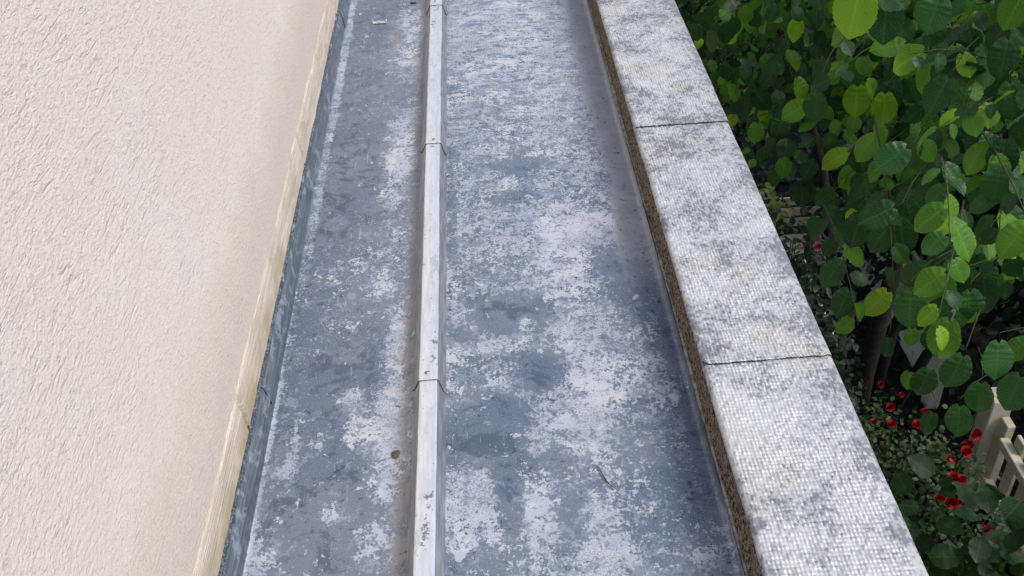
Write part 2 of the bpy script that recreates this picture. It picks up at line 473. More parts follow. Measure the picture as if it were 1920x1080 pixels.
# ---------------------------------------------------------------- zinc roof: two sheets either side of the batten
roof = thing('zinc_roof', 'weathered blue-grey zinc roof strip with white oxide bloom', 'roof', (-.06, 2.5, 0))
BLOOM_RIGHT= [(0.082,3.583,0.313,0.354,0.55),(0.046,3.196,0.217,0.253,0.35),(0.227,3.17,0.108,0.25,0.5),(-0.035,2.874,0.118,0.105,0.25),(0.23,2.804,0.099,0.102,0.35),(0.078,2.625,0.087,0.037,-0.7),(-0.042,2.587,0.078,0.06,0.4),(0.192,2.557,0.093,0.09,0.35),(0.046,2.46,0.061,0.028,-0.55),(0.242,2.436,0.045,0.039,-0.2),(0.197,2.282,0.115,0.117,0.75),(-0.006,2.306,0.116,0.105,0.35),(0.278,2.114,0.041,0.056,-1.0),(0.163,2.07,0.081,0.068,0.6),(-0.054,2.141,0.083,0.052,0.05),(0.007,1.941,0.081,0.054,-1.0),(-0.085,1.947,0.024,0.063,0.3),(-0.099,1.868,0.026,0.02,-0.5),(0.05,1.902,0.018,0.028,1.1),(-0.062,1.816,0.075,0.023,0.9),(0.064,1.812,0.1,0.027,0.4),(0.212,1.895,0.077,0.074,0.5),(0.069,1.737,0.056,0.062,-1.1),(0.171,1.631,0.053,0.131,0.85),(-0.082,1.753,0.047,0.063,0.05),(0.003,1.726,0.037,0.055,0.35),(-0.032,1.609,0.07,0.044,-0.6),(-0.07,1.517,0.079,0.057,-1.1),(0.058,1.551,0.027,0.081,0.6),(0.062,1.444,0.037,0.036,-0.6),(-0.09,1.365,0.036,0.085,0.85),(0.047,1.325,0.036,0.076,0.7),(-0.014,1.379,0.022,0.072,-0.7),(-0.012,1.297,0.015,0.053,-0.3),(0.161,1.302,0.037,0.032,0.8),(0.134,1.394,0.043,0.029,-0.1),(0.105,1.313,0.025,0.054,-0.6),(0.169,1.199,0.044,0.039,0.9),(-0.072,1.208,0.06,0.025,-0.4),(0.064,1.202,0.04,0.032,0.35),(0.326,1.965,0.065,0.077,-0.5),(0.31,1.768,0.049,0.115,0.25),(0.335,1.657,0.047,0.07,0.35),(0.274,1.53,0.056,0.064,-0.1),(0.311,1.377,0.043,0.086,-0.35),(0.253,1.248,0.051,0.065,-0.2),(0.362,1.331,0.025,0.055,-0.5),(0.354,1.189,0.024,0.037,0.2),(0.217,1.444,0.044,0.045,0.1),(-0.124,2.015,0.016,0.134,0.4),(-0.128,2.399,0.015,0.228,-0.2),(0.383,1.798,0.017,0.117,-0.9),(0.388,1.584,0.014,0.118,-1.0),(0.391,1.398,0.013,0.088,-0.9),(0.297,2.969,0.034,0.149,0.3)]
BLOOM_LEFT= [(-0.565,3.5,0.079,0.393,-0.25),(-0.389,3.142,0.091,0.246,-0.25),(-0.289,3.414,0.05,0.163,0.6),(-0.269,3.737,0.041,0.123,0.65),(-0.28,2.96,0.052,0.095,0.65),(-0.296,2.711,0.039,0.137,1.05),(-0.31,2.504,0.031,0.052,0.5),(-0.439,2.73,0.099,0.201,-0.65),(-0.44,2.438,0.076,0.113,-0.6),(-0.376,2.629,0.032,0.191,-0.5),(-0.275,2.287,0.029,0.104,0.25),(-0.334,2.173,0.056,0.097,0.25),(-0.415,2.136,0.034,0.061,0.2),(-0.463,2.052,0.055,0.067,-0.25),(-0.301,2.067,0.033,0.036,0.45),(-0.263,1.866,0.023,0.101,0.95),(-0.335,1.954,0.04,0.063,-0.45),(-0.399,1.94,0.04,0.025,0.35),(-0.387,1.784,0.063,0.057,-0.9),(-0.485,1.776,0.05,0.095,-0.35),(-0.26,1.582,0.04,0.118,0.95),(-0.354,1.683,0.019,0.028,1.0),(-0.338,1.582,0.021,0.039,0.75),(-0.418,1.598,0.035,0.067,-0.55),(-0.47,1.524,0.009,0.073,0.9),(-0.413,1.542,0.018,0.022,0.9),(-0.479,1.472,0.023,0.015,0.85),(-0.438,1.362,0.039,0.065,-0.7),(-0.379,1.357,0.017,0.022,0.8),(-0.359,1.439,0.044,0.044,-0.5),(-0.283,1.27,0.031,0.039,0.65),(-0.363,1.239,0.041,0.038,-0.7),(-0.497,1.25,0.037,0.038,0.5),(-0.499,1.341,0.026,0.041,-0.1),(-0.537,1.456,0.016,0.091,-0.35),(-0.517,1.64,0.031,0.087,-0.05),(-0.269,1.402,0.033,0.029,0.7),(-0.298,1.35,0.017,0.028,-0.5),(-0.556,2.398,0.015,0.082,-0.2),(-0.24,1.358,0.013,0.07,-0.2)]

def sheet(xs, zs_, blobs, base, side):
    yl = np.concatenate([np.arange(Y0, 4.4, .016), np.arange(4.4, Y1, .06)])
    xs = np.array(xs); zs_ = np.array(zs_)
    yy, xx = np.meshgrid(yl, xs, indexing='ij')
    zz = np.broadcast_to(zs_, yy.shape).copy()
    flat = (zz < .012)
    zz = zz + flat * (.0040 * (fbm(xx, yy, 2.6, 81) - .5) + .0018 * (fbm(xx, yy, 14, 84) - .5))
    num = np.zeros_like(xx); den = np.full_like(xx, .22)
    for bx, by, rx, ry, val in blobs:
        w = np.exp(-(((xx - bx) / rx) ** 2 + ((yy - by) / ry) ** 2) * 1.1)
        num += w * val; den += w
    bloom = (num + .22 * base) / den
    far = np.clip((yy - 2.35) / .7, 0, 1)
    if side == 'r':
        streak = .15 + .45 * far
        lim = .318 + .022 * (fbm(yy, yy * 0, 3, 90) - .5) * 2 + .020 * (fbm(yy, yy * 0, 16, 91) - .5) * 2 + .016 * np.clip((3.1 - yy), 0, .6) * np.clip(yy - 2.3, 0, 1)
        cl = np.clip((xx - lim) / .006, 0, 1) * np.clip((yy - 1.95) / .35, 0, 1)
        bloom = np.where(yy > 4, .5, bloom)
        fleck = .10 + .90 * np.clip((xx - .30) / .05, 0, 1) * np.clip((3.0 - yy) / .6, 0, 1) + .35 * np.clip((2.0 - yy), 0, 1) * .6
        brown = np.zeros_like(xx)
    else:
        streak = .05 + .35 * far
        cl = np.zeros_like(xx)
        strip = np.clip((xx + .5275) / .003, 0, 1) * np.clip((-.497 + .012 * (fbm(yy, yy * 0, 6, 95) - .5) - xx) / .008, 0, 1)
        bloom = bloom + strip * (.75 * np.clip((yy - 2.0) / .4, 0, 1) + .12)
        bloom = bloom + 1.6 * np.clip(1 - np.abs(xx + .5245) / .004, 0, 1) * np.clip((2.1 - yy) / .4, 0, 1)  # white line on the sheet bend: painted highlight as well as bloom
        fleck = .35 + .45 * np.exp(-((xx + .387) / .09) ** 2 - ((yy - 1.78) / .12) ** 2)
        brown = np.clip((xx + .262) / .03, 0, 1) * (.35 + .55 * np.clip((2.4 - yy) / .6, 0, 1)) + .8 * np.exp(-((xx + .334) / .028) ** 2 - ((yy - 3.58) / .10) ** 2) + .6 * np.exp(-((xx + .335) / .012) ** 2 - ((yy - 2.70) / .09) ** 2)
        bk = np.exp(-((xx + .222) / .02) ** 2 - ((yy - 3.85) / .16) ** 2)
        brown = brown + bk
    lip_shade = ((xx < -.5278) * 1.0 * np.clip((2.5 - yy) / .5, 0, 1) if side == 'l' else np.zeros_like(xx))
    at = dict(lip_shade=lip_shade.ravel(), bloom=bloom.ravel(), streak=np.clip(streak, 0, 1).ravel(), fleck=np.clip(fleck, 0, 1).ravel(), brown=np.clip(brown, 0, 1).ravel(), clean=cl.ravel())
    v = np.stack([xx, yy, zz], -1).reshape(-1, 3)
    return child(obj('zinc_sheet', v, grid_faces(len(yl), len(xs))[:, ::-1], M_zinc, smooth=False, attrs=at), roof)

left_x = [-.5304, -.5300, -.5294, -.5282, -.5262] + list(np.arange(-.5225, -.219, .0085)) + [-.2160, -.2115, -.2070]
left_z = [.040, .026, .008, .002, 0] + [.016 * max(0, (x + .252) / .036) ** 2 if x > -.252 else 0 for x in left_x[5:-3]] + [.0162, .0168, .0170]
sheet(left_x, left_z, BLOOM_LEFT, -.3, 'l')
right_x = [-.1500, -.1440, -.1405, -.138] + list(np.arange(-.135, .398, .0085)) + [.4000, .4025, .4035]
right_z = [.0012, .0012, .0008, 0] + [0] * (len(right_x) - 7) + [.002, .008, .022]
sheet(right_x, right_z, BLOOM_RIGHT, 0.22, 'r')
child(obj('roof_boarding', *box((-.535, Y0, -.06), (.40, Y1, -.012)), M_facade), roof)

# ---------------------------------------------------------------- batten with its caps
batten = thing('roof_batten', 'raised bright zinc batten roll running along the roof', 'batten', (-.178, 2.5, 0))
BX = -.1775
child(obj('batten_core', *box((BX - .019, Y0, -.01), (BX + .019, Y1, .038)), M_dark), batten)
caps = [(Y0, 1.690, 0.0), (1.672, 2.735, .0022), (2.712, 3.77, .0044), (3.755, 4.8, .0066), (4.79, Y1, .0088)]
def cap_profile(dz, g):
    P = [(-.0372 - g, .0150), (-.0350 - g, .0170), (-.0325 - g, .0185), (-.0222 - g, .0405), (-.0206 - g, .0432), (-.0184, .0448), (-.012, .0452), (0, .0454), (.012, .0452), (.0184, .0448), (.0206 + g, .0432), (.0222 + g, .0405), (.0300 + g, .0075), (.0325 + g, .0050), (.0350 + g, .0012)]
    return [(BX + x, z + dz) for x, z in P]
cap_objs = []
for i, (a, b, dz) in enumerate(caps):
    yl = np.linspace(a, b, 70); prof = cap_profile(dz, dz * .6)
    def jit(V, i=i):
        V[:, :, 0] += .0030 * (fbm(V[:, :, 1], V[:, :, 1] * 0, 2.0, 100 + i) - .5) + .0012 * (fbm(V[:, :, 1], V[:, :, 2] * 9, 16, 107 + i) - .5)
        V[:, :, 2] += .0012 * (fbm(V[:, :, 1], V[:, :, 0] * 4, 9, 103 + i) - .5) * 2
        return V
    v, f = extrude(prof, yl, jit)
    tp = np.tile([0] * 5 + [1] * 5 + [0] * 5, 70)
    vx, vy = v[:, 0] - BX, v[:, 1]
    spot = sum(np.exp(-((vx - a_) / .011) ** 2 - ((vy - b_) / c_) ** 2) for a_, b_, c_ in ((.0, 1.285, .03), (-.002, 1.235, .025), (.002, 1.34, .015), (.012, 1.74, .02), (.016, 1.80, .02), (-.008, 3.6, .04), (.002, 3.72, .05), (.0, 2.70, .012)))
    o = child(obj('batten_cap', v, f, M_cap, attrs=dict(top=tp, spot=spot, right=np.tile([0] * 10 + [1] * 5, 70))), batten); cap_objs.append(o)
    # rolled end with thickness, so the lap reads as an edge
    if dz > 0:
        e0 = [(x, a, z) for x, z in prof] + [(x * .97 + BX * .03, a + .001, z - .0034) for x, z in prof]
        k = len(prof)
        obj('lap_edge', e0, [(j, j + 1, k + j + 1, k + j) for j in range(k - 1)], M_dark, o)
    else:
        e0 = [(x, b - .004, z - .0005) for x, z in prof] + [(x, b + .001, z - .010) for x, z in prof]
        k = len(prof)
for ci, (sx, sy, sz) in enumerate(((-.003, 1.695, .0478), (.002, 2.732, .0500), (-.002, 3.79, .0522))):
    v = []; f = []
    for r, z in ((.0058, -.001), (.0058, .0012), (.0042, .0030), (.0016, .0034)):
        for k in range(10):
            v.append((BX + sx + r * math.cos(k * .6283), sy + r * math.sin(k * .6283), sz + z))
    for q in range(3):
        for k in range(10):
            f.append((q * 10 + k, q * 10 + (k + 1) % 10, q * 10 + 10 + (k + 1) % 10, q * 10 + 10 + k))
    f.append(tuple(range(30, 40)))
    obj('screw', v, f, M_screw, cap_objs[ci + 1], smooth=True)

# ---------------------------------------------------------------- parapet and its embossed coping sheets
para = thing('parapet_wall', 'low parapet with silvery embossed coping and brown granular side', 'parapet', (.54, 2.5, .06))
ZC = .135; XI, XO = .409, .680
child(obj('parapet_masonry', *box((XI + .012, Y0, GZ), (XO - .03, Y1, ZC - .012)), M_facade), para)
yl = np.arange(Y0, 4.2, .006); yl = np.concatenate([yl, np.arange(4.2, Y1, .05)]); zl = np.linspace(.004, ZC - .002, 26)
yy, zz = np.meshgrid(yl, zl, indexing='ij')
xx = XI + .002 + .010 * (fbm(yy, zz, 26, 110) - .5) + .006 * (fbm(yy, zz, 90, 113) - .5) + .004 * (fbm(yy, zz, 3, 116) - .5)
child(obj('bitumen_face', np.stack([xx, yy, zz], -1).reshape(-1, 3), grid_faces(len(yl), 26)[:, ::-1], M_bit, smooth=True), para)
yl = np.arange(Y0, Y1, .012); an = np.linspace(0, math.pi * .6, 5)
yy, aa = np.meshgrid(yl, an, indexing='ij')
w = np.clip(.0030 + .008 * (fbm(yy, yy * 0, 7, 120) - .42) + .004 * (fbm(yy, yy * 0, 60, 123) - .5), .0008, 1)
child(obj('mortar_lip', np.stack([XI + .001 - w * 1.2 * np.cos(aa), yy, .018 + w * np.sin(aa) * .8 - .014 * (aa == 0)], -1).reshape(-1, 3), grid_faces(len(yl), 5)[:, ::-1], M_lip, smooth=True), para)

cope = [(Y0, 1.585, 0.0), (1.563, 2.585, .0035), (2.562, 3.62, .0070), (3.60, 4.65, .0105), (4.63, Y1, .014)]
for i, (a, b, dz) in enumerate(cope):
    near = a < 3.6
    dy = .00225 if near else .02
    yl = np.arange(a, b, dy)
    # arc-length across: inner turn-down, top, outer turn-down
    u = np.concatenate([np.linspace(-.012, 0, 6)[:-1], np.arange(0, XO - XI, .0018 if near else .01), np.linspace(XO - XI, XO - XI + .05, 12)])
    yy, uu = np.meshgrid(yl, u, indexing='ij')
    Wd = XO - XI
    rI, rO = .007, .012
    x = np.where(uu < 0, XI - .0005, np.where(uu > Wd, XO, XI + uu))
    z = np.where(uu < 0, ZC + uu - rI * .3, np.where(uu > Wd, ZC - (uu - Wd) - rO * .45, ZC))
    ti = np.clip(uu / rI, 0, 1); to = np.clip((Wd - uu) / rO, 0, 1)
    z = np.where((uu >= 0) & (uu <= Wd), ZC - rI * .55 * (1 - ti) ** 2 - rO * .6 * (1 - to) ** 2, z)
    # waffle embossing with worn, uneven studs
    px, py = .0074, .0092
    wx = uu + .0028 * (fbm(uu, yy, 18, 130 + i) - .5) * 2; wy = yy + .0034 * (fbm(uu, yy, 14, 134 + i) - .5) * 2 + .05 * uu * 0
    stud = np.minimum(1, 1.12 * np.abs(np.sin(math.pi * wx / px)) ** .55) * np.minimum(1, 1.12 * np.abs(np.sin(math.pi * wy / py)) ** .55)
    ci = np.floor(wx / px).astype(int); cj = np.floor(wy / py).astype(int)
    rnd = np.random.default_rng(140 + i).random((97, 89))[ci % 97, cj % 89]
    amp = .0036 * (.45 + .8 * rnd) * np.clip(.35 + 1.2 * fbm(uu, yy, 11, 144 + i), .2, 1.2)
    fade = np.clip((uu - .002) / .006, 0, 1) * np.clip((Wd - .014 - uu) / .012, 0, 1)
    wr = .0022 * (fbm(uu, yy, 13, 150 + i) - .5) + .0040 * (fbm(uu, yy, 3.2, 154 + i) - .5) + .0012 * (fbm(uu, yy, 60, 158 + i) - .5)
    z = z + dz + (amp * stud * fade if near else 0) + wr
    # thin worn lips: inner edge wanders, near end curls at the lap
    x = x + .0030 * (fbm(yy, yy * 0, 6, 161 + i) - .5) * np.clip(1 - uu / .03, 0, 1) * (uu < .03) + .004 * (fbm(yy, yy * 0, 3, 165 + i) - .5) * np.clip((uu - .2) / .07, 0, 1)
    if i > 0:
        yend = np.clip(1 - (yy - a) / .03, 0, 1)
        yy = yy + .006 * (fbm(uu, uu * 0, 9, 170 + i) - .5) * yend + .003 * (fbm(uu, uu * 0, 45, 173 + i) - .5) * yend
        yy = yy + .014 * np.clip(1 - uu / .012, 0, 1) ** 2 * yend * (1 if i == 1 else .2) + .012 * np.clip((uu - Wd + .02) / .04, 0, 1) * yend
        z = z + .0012 * yend * (fbm(uu, uu * 0, 12, 176 + i))
    edge = np.clip(1 - np.minimum(uu, 1) / .03, 0, 1) * .2 + np.clip((uu - Wd + .045) / .03, 0, 1) * (.5 + .8 * (fbm(yy, yy * 0, 3, 181) - .4))
    o = child(obj('coping_sheet', np.stack([x, yy, z], -1).reshape(-1, 3), grid_faces(len(yl), len(u))[:, ::-1], M_alu, smooth=True, attrs=dict(edge=edge.ravel(), worn=np.random.default_rng(190 + i).random((97, 89))[ci % 97, cj % 89].ravel())), para)
    if i > 0:                                   # cut bitumen edge of the lap
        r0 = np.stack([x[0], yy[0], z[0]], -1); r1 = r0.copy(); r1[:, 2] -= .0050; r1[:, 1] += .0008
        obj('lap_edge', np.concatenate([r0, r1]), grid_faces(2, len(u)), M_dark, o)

# ---------------------------------------------------------------- small things and raised marks on the roof
v, f = join([chbox((-.425, 3.733, .0015), (-.371, 3.752, .0035), .0006), chbox((-.425, 3.733, .0035), (-.422, 3.752, .010), .0006), chbox((-.374, 3.733, .0035), (-.371, 3.752, .010), .0006), chbox((-.408, 3.736, .0035), (-.396, 3.748, .0075), .0012)])
o = obj('metal_clip', v, f, M_clip); tag(o, 'small pale metal clip lying on the zinc left of the batten', 'clip')
v, f = join([chbox((-.285, 3.905, .0015), (-.262, 3.912, .006), .001), chbox((-.285, 3.913, .0015), (-.281, 3.925, .004), .001)])
o = obj('metal_hook', v, f, M_dark); tag(o, 'tiny dark metal hook on the pale bloom beside the batten', 'hook')
v, f = tube([(.170, 1.426, .003), (.176, 1.408, .0045), (.181, 1.390, .004), (.189, 1.374, .0035), (.199, 1.362, .003)], [.0007, .0013, .0016, .0012, .0007], 6)  # scratch in the zinc, modelled as a thin raised sliver
o = obj('dark_scratch', v, f, M_dark, smooth=True); tag(o, 'short dark scratch on the zinc near the parapet', 'twig')
a = np.linspace(0, 2 * math.pi, 15)[:-1]
v = [(-.248, 1.498, .0055)] + [(-.248 + .0085 * math.cos(t) * (1 + .3 * math.sin(3 * t)), 1.498 + .013 * math.sin(t) * (1 + .2 * math.cos(2 * t)), .0035 + .001 * math.sin(2 * t)) for t in a]
o = obj('dark_stain', v, [(0, i + 1, (i + 1) % 14 + 1) for i in range(14)], mat_plain('stain_brown', (.05, .045, .035), (.12, .10, .075), 120, .9), smooth=True)  # dark stain on the zinc, modelled as a thin raised flake
tag(o, 'small dark stain on the pale bloom left of the batten', 'leaf')

# ---------------------------------------------------------------- garden below: ground
M_soil = mat_plain('garden_soil', (.006, .005, .004), (.020, .016, .012), 9, .95, .02)
g = 60
gx, gy = np.meshgrid(np.concatenate([[-40], np.linspace(.6, 12, 40), [60]]), np.concatenate([[-30], np.linspace(-2, 18, 60), [90]]), indexing='ij')
gz = GZ + .10 * (fbm(gx * .2 + 9, gy * .2 + 9, 6, 200) - .5)
ground = obj('ground', np.stack([gx, gy, gz], -1).reshape(-1, 3), grid_faces(42, 62), M_soil, smooth=True)
ground['kind'] = 'structure'
# ---------------------------------------------------------------- leaf shapes and materials
def leaf_mat(name, c1, c2, trans, wet=.38):
    n = N(name)
    uv = n.node('ShaderNodeSeparateXYZ'); n.put(uv.inputs[0], n.tc.outputs['UV'])
    t, w = uv.outputs[0], n.math('ABSOLUTE', n.sub(uv.outputs[1], .5))
    ph = n.mul(n.sub(t, n.mul(w, 1.05)), 9.0)
    vein = n.math('ABSOLUTE', n.sub(n.math('FRACT', ph), .5))
    vm = n.step(vein, .10, .0)
    mid = n.step(w, .035, .01)
    vv = n.math('MAXIMUM', vm, mid)
    mo = n.noise(26, 4, .6)
    oi = n.node('ShaderNodeObjectInfo').outputs['Random']
    c = n.mix(n.step(n.add(mo, n.mul(n.sub(oi, .5), .35)), .35, .65), c1, c2)
    c = n.mix(n.mul(vv, .32), c, tuple(min(1, a * 1.7 + .01) for a in c2))
    drop = n.mul(n.step(n.voro(210), .16, .08), n.step(n.noise(30, 2), .50, .60))
    h = n.add(n.mul(vv, -.35), n.add(n.mul(vein, .35), n.mul(drop, 1.0)))
    nb = n.bump(h, .0008, .8)
    n.done(c, n.mixf(drop, wet, .08), 0, nb, .24)
    tr = n.node('ShaderNodeBsdfTranslucent'); n.put(tr.inputs['Color'], n.mix(.5, c, tuple(min(1, a * b) for a, b in zip(c2, (2.2, 2.0, .7)))))
    ms = n.node('ShaderNodeMixShader'); ms.inputs[0].default_value = trans
    n.put(ms.inputs[1], n.b.outputs[0]); n.put(ms.inputs[2], tr.outputs[0]); n.t.links.new(ms.outputs[0], n.out.inputs['Surface'])
    return n.m
ML = dict(d=leaf_mat('hazel_leaf_dark', (.011, .044, .010), (.027, .096, .016), .12),  # dark copy also colours shaded inner leaves
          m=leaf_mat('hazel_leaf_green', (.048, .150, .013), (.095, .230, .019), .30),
          y=leaf_mat('hazel_leaf_young_lit', (.105, .235, .014), (.185, .330, .022), .36))  # young growth, also colours leaves meant to look lit

def leaf_geo(seed, n=12, tip=.10, fold=.22, droop=.16, wid=.47):
    r = np.random.default_rng(seed)
    v = []; uv = []
    for i in range(n + 1):
        t = i / n
        w = wid * .92 * (math.sin(math.pi * min(1, t ** .92 * .95 + .045)) ** .60) * (1.04 - .10 * t)
        w = min(w, (1 - t) * 1.5 + .012)
        if i == 0: w = .07
        if i == n: w = .012
        w *= 1 + (.020 if i % 2 else -.016) + r.normal() * .010
        x = t * 1.02 + (-.06 if i == 0 else 0)
        zc = -droop * t * t + .03 * math.sin(t * 5 + seed)
        for s in (-1, 0, 1):
            xx_ = x - (.05 if s and 0 < i < n else 0) * (1 if i % 2 == 0 else 0)
            v.append((xx_, s * w, zc + abs(s) * (fold * w * (.6 if s > 0 else .8)) + (abs(s) * .02 * math.sin(i * 1.9 + s)))); uv.append((t, .5 + s * w))
    f = []
    for i in range(n):
        a = i * 3
        f += [(a, a + 3, a + 4, a + 1), (a + 1, a + 4, a + 5, a + 2)]
    return np.array(v), np.array(f), np.array(uv)
LEAF = [leaf_geo(s, 12, fold=fo, droop=dr, wid=w) for s, fo, dr, w in ((1, .22, .16, .47), (2, .35, .25, .45), (3, .12, .10, .49), (4, .5, .22, .44), (5, -.12, .2, .47))]
def leaf_hi(seed, fold, droop, wid, n=22):
    r = np.random.default_rng(seed + 70); v = []; uv = []; cols = (-1, -.66, -.33, 0, .33, .66, 1); curl = r.uniform(-.10, .16); skew = r.normal(0, .05)
    for i in range(n + 1):
        t = i / n
        w = wid * .90 * (math.sin(math.pi * min(1, t ** .92 * .95 + .045)) ** .58) * (1.04 - .10 * t)
        w = min(w, (1 - t) * 1.5 + .010)
        if i == 0: w = .09
        tooth = (.034 if i % 2 else -.024) + r.normal() * .008
        for c_ in cols:
            y = c_ * w * (1 + (tooth if abs(c_) == 1 else 0))
            x = t * 1.02 - (.10 * abs(c_) ** 1.5 * max(0, 1 - t * 5)) + skew * y
            rib = .030 * math.cos(2 * math.pi * 8.5 * (t - abs(y) * .95)) * min(1, abs(c_) * 2.2) * (1 - t)
            z = -droop * t * t + fold * abs(y) * (1 - .5 * abs(c_)) - curl * y * y * 1.8 + rib + .02 * math.sin(t * 6 + seed + c_ * 1.3)
            v.append((x, y, z)); uv.append((t, .5 + y))
    return np.array(v), grid_faces(n + 1, 7), np.array(uv)
LEAF_HI = [leaf_hi(s_, fo, dr, w_) for s_, fo, dr, w_ in ((1, .22, .16, .47), (2, .38, .30, .44), (3, .12, .12, .48), (4, .55, .26, .45), (5, -.14, .24, .46))]
LM = {(k, i): mesh_data('hazel_leaf', g_[0], g_[1], ML[k], smooth=True, uv=g_[2]) for k in 'dmy' for i, g_ in enumerate(LEAF_HI)}

def frame(d, nrm):
    d = np.array(d, float); d /= np.linalg.norm(d)
    nrm = np.array(nrm, float); nrm -= d * nrm.dot(d); nrm /= max(1e-6, np.linalg.norm(nrm))
    return np.stack([d, np.cross(nrm, d), nrm], 1)          # columns: length, width, normal

def bake(leaves, geos, name, m, parent):
    """many leaves joined in one mesh: leaves = (base, frame, size, variant)"""
    V = []; Fc = []; UV = []; o = 0
    for b, R, s, k in leaves:
        g_ = geos[k]
        V.append((g_[0] * s) @ R.T + b); Fc.append(g_[1] + o); UV.append(g_[2]); o += len(g_[0])
    ob = obj(name, np.concatenate(V), np.concatenate(Fc), m, smooth=True, uv=np.concatenate(UV))
    ob['kind'] = 'stuff'
    return child(ob, parent)

def project(p):
    c = (np.asarray(p) - np.array([0, 0, CAM_H])) @ AX
    return 960 + 1920 * c[0] / c[2], 540 - 1920 * c[1] / c[2], c[2]

KEY_LEAVES= [(0.78,2.02,0.69,0.104,'y',95),(1.35,3.8,-0.15,0.069,'m',120),(0.9,2.14,0.61,0.092,'d',95),(1.47,3.24,-0.07,0.092,'y',100),(1.25,2.61,0.21,0.092,'m',110),(1.21,2.76,0.03,0.092,'y',90),(1.18,2.91,-0.02,0.092,'y',95),(1.42,3.65,-0.41,0.046,'m',120),(1.22,2.85,0.2,0.092,'m',180),(1.39,2.77,-0.09,0.092,'m',92),(1.21,3.09,-0.34,0.092,'y',150),(1.19,2.81,-0.18,0.092,'d',80),(1.05,3.54,-0.48,0.075,'m',90),(1.35,2.56,0.2,0.092,'m',90),(1.21,2.53,-0.55,0.092,'y',140),(1.05,2.0,-0.13,0.092,'d',95),(1.05,1.81,-0.07,0.092,'m',100),(1.04,2.4,-0.16,0.092,'d',95),(1.39,3.38,-0.85,0.046,'m',125),(1.18,3.1,-0.64,0.075,'d',90),(1.45,2.24,-0.19,0.092,'y',140),(1.87,2.73,-0.99,0.092,'m',140),(1.62,3.02,-1.16,0.069,'m',95),(0.84,3.53,-0.07,0.075,'d',92),(0.87,3.92,-0.21,0.06,'d',85),(1.94,3.55,-0.14,0.064,'y',110),(1.31,2.34,0.39,0.092,'d',90),(1.54,2.91,0.15,0.075,'m',135),(1.33,2.28,0.3,0.092,'d',90),(1.36,2.4,-0.61,0.092,'d',80),(1.81,2.9,-0.9,0.075,'d',110),(1.22,2.02,-0.16,0.092,'d',80),(1.27,2.25,-0.31,0.092,'d',95),(1.27,2.71,-0.4,0.075,'d',100),(1.18,2.39,-0.19,0.092,'d',90),(1.02,2.25,0.0,0.092,'d',160),(1.06,2.94,-0.05,0.092,'d',95),(1.13,3.36,-0.29,0.092,'m',150),(1.21,3.36,-0.68,0.075,'d',90),(1.11,3.43,-0.62,0.075,'d',110),(1.01,3.6,-0.39,0.075,'d',95),(0.98,3.82,-0.35,0.069,'d',80),(1.1,3.63,-0.29,0.075,'d',130),(1.16,2.46,0.47,0.092,'d',110),(1.49,2.91,0.27,0.092,'m',120),(1.33,2.39,0.5,0.092,'m',100),(1.17,2.95,0.06,0.092,'d',90),(1.17,2.36,0.29,0.092,'d',130),(1.86,3.41,-0.47,0.069,'m',100),(1.06,2.32,0.13,0.092,'d',150),(1.31,2.22,0.17,0.092,'d',90),(1.51,2.63,-0.21,0.092,'d',120),(1.31,2.69,-0.27,0.092,'d',100),(1.43,2.72,-0.28,0.075,'d',95),(1.17,1.92,-0.29,0.092,'d',95),(1.32,2.32,-0.72,0.092,'d',100),(1.33,2.03,-0.51,0.092,'d',90),(1.29,1.84,-0.3,0.092,'d',100),(1.59,2.91,-1.29,0.069,'m',95),(1.58,2.67,-1.28,0.075,'d',120),(1.47,2.91,-1.1,0.075,'d',100),(1.27,1.91,-0.25,0.092,'d',85),(1.4,2.2,-0.78,0.092,'d',95),(1.54,3.33,-0.84,0.046,'m',120)]

M_twig = mat_plain('hazel_twig', (.030, .036, .014), (.065, .072, .028), 60, .8, .002)
M_bark = mat_plain('hazel_bark', (.009, .008, .007), (.024, .022, .019), 18, .9, .006)
hazel = thing('hazel_tree', 'leafy hazel tree crowding the garden side of the parapet', 'tree', (2.95, 6.0, GZ))

# stems
for pts, r0, r1 in (([(2.90, 5.95, GZ), (2.88, 5.95, -4.2), (2.95, 6.0, -3.2), (2.9, 5.7, -2.2), (2.5, 5.1, -1.2), (2.0, 4.2, -.3), (1.7, 3.4, .2)], .085, .018),
                    ([(3.02, 6.08, GZ), (3.1, 6.1, -3.9), (3.35, 6.0, -2.6), (3.3, 5.4, -1.4), (3.0, 4.4, -.3), (2.6, 3.2, .4), (2.2, 2.5, .6)], .060, .014),
                    ([(2.82, 6.12, GZ), (2.7, 6.3, -3.8), (2.5, 6.6, -2.6), (2.1, 6.4, -1.6), (1.6, 5.8, -.8), (1.3, 5.0, -.4)], .055, .012),
                    ([(3.0, 5.86, GZ), (3.1, 5.5, -3.6), (3.2, 4.7, -2.2), (3.0, 3.8, -1.0), (2.4, 2.8, -.2), (1.9, 2.1, .1)], .048, .012)):
    k = len(pts); v, f = tube(pts, list(np.linspace(r0, r1, k)), 10)
    child(obj('trunk', v, f, M_bark, smooth=True), hazel)

